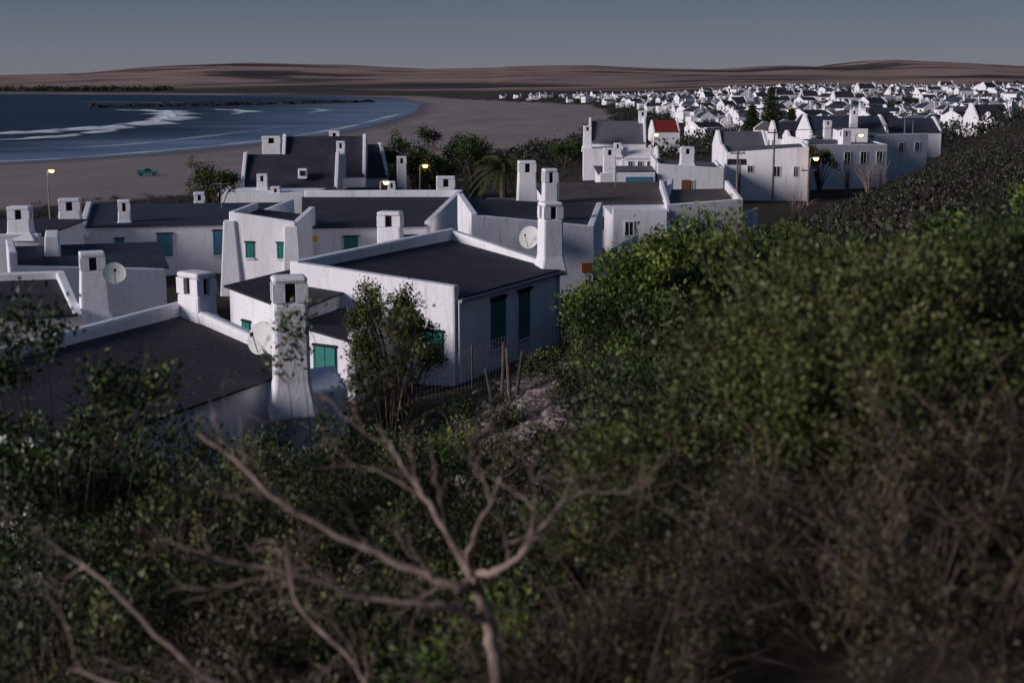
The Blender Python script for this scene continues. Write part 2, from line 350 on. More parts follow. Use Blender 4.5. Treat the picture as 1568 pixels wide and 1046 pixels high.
def pitched(mb,o,ang,L,D,zb,ze,zr,par=.35,th=.28,rooftag='roof',wtag='walls',ends=(1,1)):
    cs,sn=math.cos(ang),math.sin(ang)
    P=lambda x,y,z:(o[0]+x*cs-y*sn,o[1]+x*sn+y*cs,z)
    vs=[P(0,0,zb),P(L,0,zb),P(L,D,zb),P(0,D,zb),P(0,0,ze),P(L,0,ze),P(L,D,ze),P(0,D,ze),P(0,D/2,zr),P(L,D/2,zr)]
    mb.add(vs,[(0,1,5,4),(2,3,7,6),(1,2,6,9,5),(3,0,4,8,7),(3,2,1,0),(4,5,9,8),(6,7,8,9)],wtag)
    k=(zr-ze)/(D/2); ov=.15
    for s_ in(0,1):
        y0=-ov if s_==0 else D+ov; x0,x1=th*.7,L-th*.7
        a=[P(x0,y0,ze-k*ov+.02),P(x1,y0,ze-k*ov+.02),P(x1,D/2,zr+.02),P(x0,D/2,zr+.02)]
        t=.08; b_=[(v[0],v[1],v[2]+t) for v in a]
        vv=a+b_; mb.add(vv,[(3,2,1,0),(4,5,6,7),(0,1,5,4),(1,2,6,5),(2,3,7,6),(3,0,4,7)],rooftag)
    for e_,x0,x1 in((0,-.01,th),(1,L-th,L+.01)):
        if not ends[e_]: continue
        prof=[(-.02,zb),(D+.02,zb),(D+.02,ze+par),(D/2+.35,zr+par),(D/2-.35,zr+par),(-.02,ze+par)]
        n=len(prof); vv=[P(x0,y,z) for y,z in prof]+[P(x1,y,z) for y,z in prof]
        mb.add(vv,[tuple(range(n-1,-1,-1)),tuple(range(n,2*n))]+[(i,(i+1)%n,(i+1)%n+n,i+n) for i in range(n)],'parapet')
    return P
# ------------------------------------------------------------------ near houses
A=[(-8.6,25),(-5.0,33.8),(-8.9,38),(-13.2,27)]
mb=MB(); block(mb,A,10.3,[13.3,13.3,13.92,13.92],{1:(13.62,14.3),2:(14.3,14.2),3:(14.2,13.6)},.34,'roof')
chimney(mb,-8.35,37.3,13.7,15.15,.95,.62,-.75,.15)
chimney(mb,-5.0,31.6,12.6,15.8,.78,.62,.25,.3,.42)
dish(mb,(-5.75,32.3,14.25),(-.5,-.75,.35),.4)
mb.prism([(-5.0,31.9),(-3.9,33.2),(-4.4,34.6),(-5.6,33.6)],10.3,[13.0,12.9,13.2,13.2],'buttress')
shutter(mb,A,0,.25,12.0,1.0,1.0,'green')
finish(mb,'white_flat_roof_house',{'roof':'roof_a'},bw=.09)
B=[(-1.75,43),(1.7,50),(-2.4,55.5),(-7.2,45.7)]
mb=MB(); block(mb,B,10.3,[13.55,13.55,14.05,14.05],{1:(13.75,14.5),2:(14.5,14.4),3:(14.38,13.95)},.36,'roof')
chimney(mb,1.35,50.1,13.4,15.95,.72,.75,.3,.3,.42)
chimney(mb,-4.9,57.2,13.3,15.0,.95,.7,-.15,.2,.45)
for s_,w in((.37,.92),(.62,.72)): shutter(mb,B,0,s_,12.35,w,1.5,'green')
for s_ in(.37,.62):
    p,r=edgepos(B,0,s_,.06); mb.box((p.x,p.y,13.24),(1.05,.12,.07),r,'shade_fill')  # second dark bar, thickens the painted gap above the shutters
shutter(mb,B,3,.87,12.0,.75,.95,'green')
shutter(mb,B,3,.40,11.9,.8,.8,'green')
p0,_=edgepos(B,0,0.0,.2); p1,_=edgepos(B,0,1.0,.2); mb.tube([(p0.x,p0.y,13.5),(p1.x,p1.y,13.5)],[.06,.06],'galv',6)
for s_ in(.02,.97):
    p0,_=edgepos(B,0,s_,.07); mb.tube([(p0.x,p0.y,13.5),(p0.x,p0.y,10.9)],[.04,.04],'trim',6)
AN=[(-6.5,41.8),(-5.0,46.3),(-7.0,49),(-9.0,44.8)]
block(mb,AN,10.3,[13.35,13.5,13.75,13.65],{1:(13.7,13.9)},.25,'roof')
window(mb,AN,3,.5,12.3,.9,.7); shutter(mb,AN,3,.28,12.3,.45,.75,'green'); shutter(mb,AN,3,.72,12.3,.45,.75,'green')
AN2=[(-4.6,40.8),(-3.6,43.4),(-5.2,45.2),(-6.45,41.9)]
block(mb,AN2,10.2,[12.6,12.6,12.9,12.9],{0:(12.9,12.9)},.25,'roof')
shutter(mb,AN2,3,.5,12.0,.8,.75,'green')
finish(mb,'white_house_with_green_shutters',bw=.07)
mb=MB(); C=[(-21.2,69.6),(-13.6,71.2),(-12,78.5),(-23,77)]
block(mb,C,8.5,[13.1,13.1,13.55,13.55],{3:(13.8,13.3),1:(13.3,13.8)},.3,'roof')
shutter(mb,C,0,.52,12.15,.75,1.1,'blue'); shutter(mb,C,0,.86,12.2,.6,1.2,'blue'); shutter(mb,C,0,.24,12.25,.42,.5,'blue')
chimney(mb,-21.4,68.9,12.8,14.6,1.0,.8,.2,.6); chimney(mb,-19.4,71.2,13.0,14.35,.6,.5,.2,.2); chimney(mb,-17.2,78.4,13.2,14.2,.6,.5,.2)
mb.frustum((-22.2,67.8),8.5,13.5,1.5,3.2,.7,2.6,.2,'buttress'); aerial(mb,-15.5,76,13.3)
finish(mb,'white_cottage_with_blue_shutters',{'roof':'roof_blue'})
mb=MB(); C2=[(-9.5,62.2),(-9.2,66.5),(-12.3,67.5),(-12.5,62.8)]
block(mb,C2,9,[13.9,13.9,14.15,14.15],{0:(13.95,14.4),2:(14.5,14.5),3:(14.5,14.1)},.3)
mb.frustum((-12.5,62.9),9,14.1,1.2,1.0,.5,.6,.1,'buttress'); mb.frustum((-9.7,62.4),9,13.9,1.0,.8,.6,.5,.1,'buttress')
shutter(mb,C2,3,.3,12.8,.35,.65,'green'); shutter(mb,C2,3,.78,12.8,.35,.65,'green')
C3=[(-9.6,65.8),(-3.8,66.8),(-2.6,76),(-11,75.6)]
block(mb,C3,9,[13.45,13.45,14.1,14.1],{1:(13.7,14.5),2:(14.5,14.5)},.3)
shutter(mb,C3,0,.36,12.6,.65,.8,'green'); shutter(mb,C3,0,.82,12.6,.7,.8,'green')
p,r=edgepos(C3,0,.06,.03); mb.box((p.x,p.y,12.95),(.4,.04,.26),r,'yellow'); mb.box((p.x,p.y,12.45),(.4,.03,.55),r,'board'); mb.box((p.x,p.y,11.95),(.32,.03,.28),r,'yellow')
chimney(mb,-3.7,79.5,10,15.0,1.0,.8,.1,.2); chimney(mb,-2.2,66.6,13.4,14.2,.5,.5,.2)
finish(mb,'white_terrace_house')
mb=MB(); D=[(-1.7,58.5),(3.5,60.2),(4.4,69),(-2.6,68)]
block(mb,D,9.5,[14.3,13.9,14.2,14.6],{0:(14.75,14.1),1:(14.15,14.4),3:(14.9,14.8)},.3)
dish(mb,(.75,58.9,13.75),(-.45,-.8,.3),.48)
chimney(mb,1.65,62.5,13.9,16.4,.6,.6,.2,.15,.45)
p,r=edgepos(D,0,.94,.03); mb.box((p.x,p.y,12.35),(.5,.04,.4),r,'orange_sign')
finish(mb,'white_house_with_satellite_dish')
mb=MB(); E=[(2.2,83),(9.2,84),(10.5,93),(1.5,92)]
block(mb,E,9,[13.1,13.1,13.7,13.7],{1:(13.3,14.0)},.3,'roof')
window(mb,E,0,.46,12.0,.6,.85); window(mb,E,0,.8,12.1,.6,.7)
chimney(mb,.85,82.5,12.0,15.7,1.0,.9,.1,.8,.5); chimney(mb,2.5,84,13.0,14.9,.5,.5,.1)
E2=[(5.6,79),(8.7,79.5),(9.0,83.5),(5.4,83)]; block(mb,E2,9,[12.9,12.9,13.0,13.0],{0:(13.3,13.1)},.25,'walls'); window(mb,E2,0,.3,12.1,.5,.8)
E3=[(8.8,81),(13.4,82.5),(13.8,91),(9.3,90)]; block(mb,E3,9,[13.0,13.0,13.4,13.4],{0:(13.3,13.5),3:(14.1,13.3),1:(13.5,14)},.25)
E4=[(-1.5,84),(1.2,84),(1.2,90),(-1.5,90)]; block(mb,E4,9,[12.6,12.6,12.9,12.9],{0:(12.9,12.9)},.25); aerial(mb,6.5,90,13.5,1.4)
finish(mb,'white_house_with_brown_roof',{'roof':'roof_brown'})
mb=MB(); F_=[(-17.8,50.0),(-12.9,52.6),(-14.6,58.0),(-20.0,56)]
block(mb,F_,9,[13.2,13.2,13.6,13.6],{0:(13.7,13.25),3:(14.0,14.2)},.3)
mb.frustum((-18.0,55.5),9,14.3,1.3,3.2,.5,2.4,.3,'buttress')
finish(mb,'white_flat_roof_house',{'roof':'roof_blue'})
mb=MB(); G_=[(-17.2,41.0),(-13.0,42.6),(-15.2,48),(-22,46)]
block(mb,G_,9,[13.1,13.1,13.5,13.5],{1:(13.2,13.8),2:(13.8,13.8)},.3)
chimney(mb,-12.95,43.6,12.6,14.95,.75,.65,.35,1.0,.4)
mb.frustum((-12.5,44.0),9,12.9,1.4,1.1,.8,.7,.35,'buttress')
dish(mb,(-12.2,43.3,14.3),(.3,-.8,.4),.35)
window(mb,G_,0,.25,12.1,1.0,.75); shutter(mb,G_,0,.42,12.1,.4,.8,'blue')
finish(mb,'white_flat_roof_house')
mb=MB(); H_=[(-25,62),(-21,63),(-20.5,68),(-26,68)]
block(mb,H_,8.5,[13.3,13.3,13.6,13.6],{0:(13.5,13.5)},.3); chimney(mb,-21.9,63.3,13.2,14.7,.95,.8,.1,.5); finish(mb,'white_flat_roof_house')
def wall(name,pts,zb,h,th=.22):
    mb=MB()
    for a,b_ in zip(pts[:-1],pts[1:]):
        d=(Vector(b_)-Vector(a)).normalized(); n_=Vector((d.y,-d.x))*th/2
        mb.prism([(a[0]+n_.x,a[1]+n_.y),(b_[0]+n_.x,b_[1]+n_.y),(b_[0]-n_.x,b_[1]-n_.y),(a[0]-n_.x,a[1]-n_.y)],zb,h,'walls')
    finish(mb,name,bw=.04)
wall('garden_wall',[(-13.2,66),(-12.4,70.8)],9,12.6)
wall('garden_wall',[(-10.2,54.5),(-9.4,58.2)],9,12.0)
wall('garden_wall',[(12.5,84),(16,93)],9,12.1)
wall('garden_wall',[(-12,96),(-1,94)],7,11.2)
wall('garden_wall',[(3.6,60.5),(6.2,71)],9,12.6)
mb=MB(); zb=6.5
pitched(mb,(-21.3,112),.06,7.6,6.0,zb,12.0,14.4,.3)
pitched(mb,(-19.2,119),.06,7.0,5.4,zb,12.6,15.6,.3)
mb.prism([(-22.8,109.2),(-15.2,109.6),(-14.6,112.2),(-21.3,111.9)],zb,[11.9,11.8,12.0,12.1],'walls')
mb.frustum((-22.3,111.6),zb,13.3,1.5,1.4,.6,.8,.1,'buttress')
chimney(mb,-19.5,116.5,13,15.9,1.5,1.0,.06,0); chimney(mb,-15.2,123,14,16.1,.9,.8,.06); chimney(mb,-13.9,116.5,12.5,15.5,.7,.9,.06)
chimney(mb,-19.4,111.0,11.6,13.2,.8,.7,.06,.4); chimney(mb,-18.2,109.9,11.0,12.3,.7,.7,.06)
window(mb,[(-22.8,109.2),(-15.2,109.6),(-15,112),(-22,112)],0,.7,10.8,.7,.8)
mb.box((-16.5,112.8,13.1),(.7,.7,.8),.06,'walls'); mb.box((-16.5,112.42,13.15),(.4,.05,.4),.06,'glass')
finish(mb,'white_gabled_house')
mb=MB(); pitched(mb,(-13.2,121),.25,2.8,7,6.5,12.3,14.8,.25); 
block(mb,[(-13.5,110.5),(-9.3,110.9),(-9,116),(-13.2,116)],6.5,[11.4,11.4,11.7,11.7],{0:(11.8,11.8)},.25,'roof'); chimney(mb,-9.4,111.4,11.4,12.6,.6,.6,.1)
chimney(mb,-9.1,118,6.5,14.2,.8,.7,.1,.1); finish(mb,'white_gabled_house')
mb=MB(); zb=6
pitched(mb,(8.9,166),-.05,6.6,6,zb,13.4,15.7,.5,rooftag='roof')
block(mb,[(8,160.5),(12.2,160.3),(12.2,166),(8.2,166)],zb,[12.6,12.6,12.9,12.9],{0:(12.9,12.9)},.25,'walls')
pitched(mb,(12.2,160),-.05,4.2,5,zb,11.9,12.9,.3,rooftag='walls')
chimney(mb,15.3,168.8,15,17,.9,.9,0); chimney(mb,8.6,164,12.5,15.4,.9,.9,0,.4); chimney(mb,11.8,160.4,12,13.6,.8,.8,0,.4)
for k in range(3): window(mb,[(12.2,159.98),(16.4,159.77),(16,165),(12,165)],0,.25+.25*k,11.2,.55,.8)
finish(mb,'white_gabled_house',{'roof':'roof_grey'})
mb=MB(); I=[(12.0,118),(17.6,118.6),(18,126),(12.2,126)]
block(mb,I,7.5,[13.2,12.9,13.2,13.5],{0:(13.6,13.2),1:(13.2,13.5),3:(13.9,13.6)},.25); chimney(mb,14.6,119.5,13.1,14.9,1.1,.8,.05,.3)
p,r=edgepos(I,0,.43,.03); mb.box((p.x,p.y,11.6),(.75,.06,1.3),r,'wooddoor'); window(mb,I,0,.52,11.8,.35,.8)
I2=[(7.2,117),(11.8,117.6),(12,124),(7.2,124)]; block(mb,I2,7,[12.7,12.7,13,13],{0:(12.9,12.9)},.25,'roof')
p,r=edgepos(I2,0,.7,.03); mb.box((p.x,p.y,11.9),(2.2,.06,1.3),r,'blue')
chimney(mb,8.0,117.6,11,14.9,1.0,.9,0,.3)
finish(mb,'white_stepped_house',{'roof':'roof_grey'})
mb=MB(); J=[(18.6,124.5),(25.6,123.5),(26.8,132),(19.4,133)]
block(mb,J,8,[14.0,14.4,14.6,14.2],{0:(14.2,14.75),1:(14.75,14.9),3:(14.6,14.2)},.25)
window(mb,J,0,.3,12.8,.5,.6); window(mb,J,0,.62,12.6,.6,.9); window(mb,J,0,.85,12.6,.4,.9)
pitched(mb,(19.2,132.5),0,4.5,5,8,14.3,15.6,.2); p,r=edgepos(J,0,.13,.03); mb.box((p.x,p.y,13.4),(1.6,.05,.5),r,'glass')
finish(mb,'white_boxy_house',{'roof':'roof_grey'})
mb=MB(); K=[(28.6,139),(37.2,142),(37,150),(28.2,148)]
block(mb,K,8,[14.1,14.0,14.3,14.4],{0:(14.3,14.2),3:(14.9,14.6),1:(14.2,14.4)},.25,'roof')
for s_ in(.22,.5,.7,.9): window(mb,K,0,s_,12.9,.7,1.2)
chimney(mb,32.8,141.6,13.8,15.6,.9,.9,.3,.4)
K2=[(37.4,148),(43.6,150.5),(43.4,156),(37.2,155)]; block(mb,K2,9,[14.6,14.6,14.8,14.8],{0:(14.9,15.0)},.25,'roof')
for s_ in(.2,.5,.8): window(mb,K2,0,s_,13.6,.6,.9)
block(mb,[(33.6,146),(36.2,146),(36.2,150.5),(33.6,150.5)],9.5,[15.3,15.3,15.5,15.5],{0:(15.6,15.6)},.25,'roof')
finish(mb,'white_boxy_house',{'roof':'roof_grey'})
mb=MB(); pitched(mb,(41,197),.1,11,7,7,13.2,15.6,.3); pitched(mb,(53,203),.1,8,6,7,13.4,15.2,.3); chimney(mb,47,198,14,16.6,1,1,0); chimney(mb,43,196,7,15.2,1,1,0)
for k in range(4): window(mb,[(41,196.97),(52,198.07),(52,204),(41,204)],0,.15+.22*k,12.3,1,1.2)
finish(mb,'white_gabled_house',{'roof':'roof_blue'})
mb=MB(); pitched(mb,(28.6,290),.1,5.4,5.6,4,10.7,12.8,.12,rooftag='roof'); finish(mb,'red_roof_house',{'roof':'roof_red'})
# ------------------------------------------------------------------ distant village
variants=[]
TAG['garden']='white'
for v in range(14):
    mb=MB(); L=random.uniform(6.5,13); Dp=random.uniform(5,7); ze=random.choice([2.5,2.8,3.1,4.4]); zr=ze+random.uniform(.9,2.6)
    pitched(mb,(-L/2,-Dp/2),0,L,Dp,-2,ze,zr,.3,.3,'roof')
    if v%3!=1: pitched(mb,(-L/2+1,-Dp/2-4.2),0,L*.5,4.4,-2,2.5,3.6 if v%2 else 2.8,.3,.3,'roof')
    else: mb.prism([(-L/2,-Dp/2-3),(L*.2,-Dp/2-3),(L*.2,-Dp/2-.01),(-L/2,-Dp/2-.01)],-2,2.9,'walls')
    if v%4!=3: chimney(mb,L/2-.3,0,ze-1,zr+1.1,.9,1.0,0,.3)
    if v%4==1: chimney(mb,-L/2+.3,-1,ze-1,zr+.7,.9,.9,0)
    q=[(-L/2,-Dp/2),(L/2,-Dp/2),(L/2,Dp/2),(-L/2,Dp/2)]
    for s_ in(.66,.85): window(mb,q,0,s_,1.4,.9,1.2,False)
    for s_ in(.3,.7): window(mb,q,1,s_,1.5,.9,1.1,False); window(mb,q,3,s_,1.5,.9,1.1,False); window(mb,q,2,s_,1.5,.9,1.1,False)
    if v%3==2: mb.prism([(-L/2-4,-Dp/2-6),(L/2+1,-Dp/2-6),(L/2+1,-Dp/2-5.8),(-L/2-4,-Dp/2-5.8)],-2,1.4,'garden')
    variants.append(finish_single(mb,'white_cottage',{'roof':['roof','roof_blue','roof_grey','roof','roof','roof_brown'][v%6]},link=False))
placed=[(31,293,10),(38,300,16),(44,292,12),(47,200,14),(55,205,12),(34,270,14),(30,275,12)]
cnt=0
def ok(x,y,r):
    for a,b_,c_ in placed:
        if abs(a-x)<c_+r and abs(b_-y)<c_+r and (a-x)**2+(b_-y)**2<(max(c_,r)*1.0+2)**2: return False
    return True
N1=9000
Yc=np.where(rng.random(N1)<.45,rng.uniform(240,950,N1),rng.uniform(900,1750,N1)); 
Xc=np.interp(rng.random(N1),[0,1],[-.04,.375])*Yc
dvv=sdist(Xc,Yc,VEG); qq=bankq(Xc,Yc); wb=wob(Xc,Yc,38)
for x,y,d,q,w_ in zip(Xc,Yc,dvv,qq,wb):
    if cnt>=400: break
    if d<18 or (y<420 and q>4): continue
    if y<800 and x/y<.11: continue
    if y<340 and x/y<.15: continue
    if w_>.25: continue
    if not ok(x,y,7.5 if y>500 else 8.5): continue
    placed.append((x,y,7.5)); cnt+=1
    o=bpy.data.objects.new('white_cottage',random.choice(variants)); COL.objects.link(o)
    o.location=(x,y,hz(x,y)+.1); o.rotation_euler=(0,0,.35+random.choice([0,0,math.pi/2,math.pi,-math.pi/2])+random.uniform(-.3,.3)); s_=random.uniform(.75,1.2); o.scale=(s_,s_,s_*random.uniform(.85,1.1))
# ------------------------------------------------------------------ foliage
def mesh_quads(name,Q,tint,mi,mats):
    n=len(Q); me=bpy.data.meshes.new(name); me.vertices.add(n*4); me.vertices.foreach_set('co',Q.reshape(-1).astype(np.float32))
    me.loops.add(n*4); me.loops.foreach_set('vertex_index',np.arange(n*4,dtype=np.int32))
    me.polygons.add(n); me.polygons.foreach_set('loop_start',np.arange(0,n*4,4,dtype=np.int32))
    for m_ in mats: me.materials.append(M[m_])
    me.update(calc_edges=True); me.polygons.foreach_set('material_index',mi.astype(np.int32))
    a=me.attributes.new('tint','FLOAT','POINT'); a.data.foreach_set('value',np.repeat(tint,4).astype(np.float32))
    o=bpy.data.objects.new(name,me); COL.objects.link(o); return o
def nrm(v): return v/np.maximum(np.linalg.norm(v,axis=-1,keepdims=True),1e-9)
def leaves(C,Dr,nper,spread,ln,wd,tw=.35):
    n=len(C)*nper; c=np.repeat(C,nper,0); d=np.repeat(Dr,nper,0)
    s=rng.random((n,1)); p=c+d*s*tw+rng.normal(0,1,(n,3))*spread
    a=nrm(d*.6+rng.normal(0,.75,(n,3))+np.array([0,0,.25])); b_=nrm(np.cross(a,rng.normal(0,1,(n,3))))
    l=ln*rng.uniform(.6,1.3,(n,1)); w=wd*rng.uniform(.7,1.2,(n,1))
    return np.stack([p,p+a*l*.5+b_*w*.5,p+a*l,p+a*l*.5-b_*w*.5],1)
def tubes(P0,P1,r0,r1,k=3):
    t=nrm(P1-P0); u=nrm(np.cross(t,np.array([.31,.22,.92])+0*t)); w=np.cross(t,u); out=[]
    r0=np.broadcast_to(np.asarray(r0,float).reshape(-1,1),(len(P0),1)); r1=np.broadcast_to(np.asarray(r1,float).reshape(-1,1),(len(P0),1))
    for i in range(k):
        a0=2*math.pi*i/k; a1=2*math.pi*(i+1)/k; e0=u*math.cos(a0)+w*math.sin(a0); e1=u*math.cos(a1)+w*math.sin(a1)
        out.append(np.stack([P0+e0*r0,P0+e1*r0,P1+e1*r1,P1+e0*r1],1))
    return np.concatenate(out)
def bezier_tubes(P0,P1,mid,r0,r1,seg=4,k=3):
    out=[]; pv=P0; 
    for i in range(seg):
        t1=(i+1)/seg; q=(1-t1)**2*P0+2*t1*(1-t1)*mid+t1*t1*P1
        q=q+rng.normal(0,.012,q.shape)*(i<seg-1)
        out.append(tubes(pv,q,r0+(r1-r0)*i/seg,r0+(r1-r0)*t1,k)); pv=q
    return np.concatenate(out)
def bush(name,cx,cy,rx,ry,h,n,leaf='leaf_green',ln=.045,nper=26,sparse=1.0,bare=0,zb=None,crown0=.0,stem=.009,wood='twig',bias=0,tw=.2):
    if zb is None: zb=hz(cx,cy)-.1
    nc=max(9,n//9); d=nrm(rng.normal(0,1,(nc,3))); d[:,2]=np.where(d[:,2]<-.35,-d[:,2],d[:,2])
    ph=rng.uniform(0,6,6)
    lump=1+.2*np.sin(d[:,0]*4+ph[0])*np.cos(d[:,1]*4+ph[1])+.18*np.sin(d[:,2]*5+d[:,0]*3+ph[2])+rng.normal(0,.10,nc)
    r=lump*rng.random(nc)**(.33 if sparse<1 else .2)
    c0=zb+h*(crown0+(1-crown0)*.42); hv=h*(1-crown0)*.58/1.15
    S=np.stack([cx+rx*d[:,0]*r,cy+ry*d[:,1]*r,c0+hv*d[:,2]*r],1)
    j=rng.integers(0,nc,n); cr=(.15 if sparse>=1 else .13)*rx*rng.uniform(.6,1.25,nc)[j][:,None]+.02
    off=rng.normal(0,1,(n,3))*np.array([1,1,.8]); off=nrm(off)*rng.random((n,1))**.4
    C=S[j]+off*cr*1.25; C[:,2]=np.maximum(C[:,2],zb+.05)
    D=nrm(d[j]*np.array([.8,.8,.5])+off*.7+np.array([0,0,.45])+rng.normal(0,.25,(n,3)))
    ct=.42+rng.normal(0,.13,nc)[j]+.20*off[:,2]+.25*(r[j]-.8)+rng.normal(0,.05,n)+bias  # shading put into leaf tint: clump insides darker, tops lighter
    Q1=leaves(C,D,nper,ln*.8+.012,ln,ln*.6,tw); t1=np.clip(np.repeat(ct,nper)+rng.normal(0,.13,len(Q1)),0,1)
    Q2=tubes(C-D*.12,C+D*tw,.002+ln*.012,.0015,3)
    nb=max(3,nc//7)
    bs=np.stack([cx+rng.normal(0,rx*.16,nb),cy+rng.normal(0,ry*.16,nb),np.full(nb,zb-.05)],1); P0=bs[rng.integers(0,nb,nc)]; P1=S
    mid=(P0*.4+P1*.6); mid[:,:2]=P0[:,:2]*.55+P1[:,:2]*.45; mid[:,2]=P0[:,2]*.35+P1[:,2]*.65; mid+=rng.normal(0,.1,mid.shape)
    Q3=bezier_tubes(P0,P1,mid,stem*rng.uniform(.6,1.3,nc),stem*.25)
    parts=[Q1,Q2,Q3]
    if bare:
        k=rng.integers(0,n,bare); B0=C[k]-D[k]*.1; dd=nrm(D[k]+rng.normal(0,.55,(bare,3))+np.array([0,0,.3])); Lb=rng.uniform(.12,.4,(bare,1))
        B1=B0+dd*Lb; B2=B1+nrm(dd+rng.normal(0,.45,(bare,3)))*Lb*.6
        parts+= [tubes(B0,B1,.0035,.0025,3),tubes(B1,B2,.0025,.001,3),tubes(B1,B1+nrm(dd+rng.normal(0,.6,(bare,3)))*Lb*.5,.002,.001,3)]
    Q=np.concatenate(parts); nl=len(Q1); mi=np.ones(len(Q)); mi[:nl]=0; t=np.full(len(Q),.5); t[:nl]=t1
    return mesh_quads(name,Q,t,mi,[leaf,wood])
# right rear bushes
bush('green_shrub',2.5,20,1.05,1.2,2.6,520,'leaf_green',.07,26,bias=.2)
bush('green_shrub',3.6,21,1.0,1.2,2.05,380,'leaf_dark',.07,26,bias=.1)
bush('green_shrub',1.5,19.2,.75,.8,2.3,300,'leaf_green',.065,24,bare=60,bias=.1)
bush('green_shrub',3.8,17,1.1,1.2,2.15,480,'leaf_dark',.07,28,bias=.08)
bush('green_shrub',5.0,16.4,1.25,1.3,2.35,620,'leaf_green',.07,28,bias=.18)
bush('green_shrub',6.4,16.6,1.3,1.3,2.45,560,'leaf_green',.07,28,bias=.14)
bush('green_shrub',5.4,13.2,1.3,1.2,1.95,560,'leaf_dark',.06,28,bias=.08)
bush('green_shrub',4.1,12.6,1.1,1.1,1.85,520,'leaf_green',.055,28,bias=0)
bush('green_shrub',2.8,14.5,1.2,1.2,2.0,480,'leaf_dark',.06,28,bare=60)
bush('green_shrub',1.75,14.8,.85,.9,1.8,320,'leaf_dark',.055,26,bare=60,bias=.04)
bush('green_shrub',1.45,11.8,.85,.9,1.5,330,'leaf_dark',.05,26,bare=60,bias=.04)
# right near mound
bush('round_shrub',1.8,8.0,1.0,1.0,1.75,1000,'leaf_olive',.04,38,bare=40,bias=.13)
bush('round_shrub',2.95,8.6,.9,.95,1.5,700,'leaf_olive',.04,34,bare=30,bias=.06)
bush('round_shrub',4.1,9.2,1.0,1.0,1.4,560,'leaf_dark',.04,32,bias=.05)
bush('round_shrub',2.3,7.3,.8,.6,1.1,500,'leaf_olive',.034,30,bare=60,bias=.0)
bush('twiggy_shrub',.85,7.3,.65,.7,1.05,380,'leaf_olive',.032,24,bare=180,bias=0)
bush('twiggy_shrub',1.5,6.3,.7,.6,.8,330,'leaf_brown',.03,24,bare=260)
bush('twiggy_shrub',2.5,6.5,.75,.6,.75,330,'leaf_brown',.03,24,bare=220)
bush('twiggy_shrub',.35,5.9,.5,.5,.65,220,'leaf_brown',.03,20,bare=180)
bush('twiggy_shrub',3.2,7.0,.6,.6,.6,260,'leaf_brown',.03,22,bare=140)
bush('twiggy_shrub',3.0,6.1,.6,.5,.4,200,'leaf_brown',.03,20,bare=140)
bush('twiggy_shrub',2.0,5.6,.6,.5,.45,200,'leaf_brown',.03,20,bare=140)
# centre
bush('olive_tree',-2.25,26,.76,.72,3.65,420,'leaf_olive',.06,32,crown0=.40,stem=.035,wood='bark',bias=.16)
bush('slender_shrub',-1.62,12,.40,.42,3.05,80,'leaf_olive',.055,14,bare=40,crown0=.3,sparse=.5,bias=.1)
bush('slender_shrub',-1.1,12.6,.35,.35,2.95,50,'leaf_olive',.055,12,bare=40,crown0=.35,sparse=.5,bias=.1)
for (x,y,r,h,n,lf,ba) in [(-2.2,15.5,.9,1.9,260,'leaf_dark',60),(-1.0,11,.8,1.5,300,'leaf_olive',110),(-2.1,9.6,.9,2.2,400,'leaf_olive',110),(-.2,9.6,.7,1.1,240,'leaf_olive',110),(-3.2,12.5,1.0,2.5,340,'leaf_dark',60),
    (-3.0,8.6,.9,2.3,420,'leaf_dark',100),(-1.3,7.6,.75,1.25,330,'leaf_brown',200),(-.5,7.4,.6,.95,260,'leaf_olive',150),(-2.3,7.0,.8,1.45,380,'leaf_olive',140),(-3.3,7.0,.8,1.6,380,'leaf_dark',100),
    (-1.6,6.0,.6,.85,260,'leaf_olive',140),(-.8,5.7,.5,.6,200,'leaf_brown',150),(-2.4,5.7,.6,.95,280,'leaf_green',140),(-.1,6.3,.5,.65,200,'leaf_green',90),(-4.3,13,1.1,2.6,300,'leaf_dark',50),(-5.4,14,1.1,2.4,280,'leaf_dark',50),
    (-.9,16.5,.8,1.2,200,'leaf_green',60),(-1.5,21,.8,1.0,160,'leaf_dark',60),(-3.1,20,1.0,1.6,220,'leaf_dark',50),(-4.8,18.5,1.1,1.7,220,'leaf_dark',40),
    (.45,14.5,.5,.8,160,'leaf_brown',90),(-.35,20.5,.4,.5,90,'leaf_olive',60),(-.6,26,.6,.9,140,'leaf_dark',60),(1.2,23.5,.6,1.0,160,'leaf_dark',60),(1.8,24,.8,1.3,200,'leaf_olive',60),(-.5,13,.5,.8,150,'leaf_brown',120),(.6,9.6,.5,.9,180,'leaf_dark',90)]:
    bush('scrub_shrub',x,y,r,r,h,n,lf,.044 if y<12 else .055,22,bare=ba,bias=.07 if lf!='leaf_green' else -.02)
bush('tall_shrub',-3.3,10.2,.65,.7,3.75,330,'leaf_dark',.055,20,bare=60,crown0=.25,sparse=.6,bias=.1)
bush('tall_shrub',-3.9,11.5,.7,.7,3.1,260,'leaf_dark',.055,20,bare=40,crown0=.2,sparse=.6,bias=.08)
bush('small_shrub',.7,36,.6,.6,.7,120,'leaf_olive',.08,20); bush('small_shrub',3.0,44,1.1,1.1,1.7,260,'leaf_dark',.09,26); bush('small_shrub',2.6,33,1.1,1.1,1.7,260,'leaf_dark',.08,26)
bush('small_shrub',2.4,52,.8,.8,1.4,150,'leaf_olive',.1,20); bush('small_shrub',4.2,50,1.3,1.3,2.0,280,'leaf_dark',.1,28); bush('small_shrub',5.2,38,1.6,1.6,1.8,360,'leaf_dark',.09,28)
bush('small_shrub',7,58,2.0,1.6,2.2,300,'leaf_olive',.12,28,bare=80); bush('small_shrub',2.1,27,.9,.9,1.3,240,'leaf_olive',.07,24,bare=60)
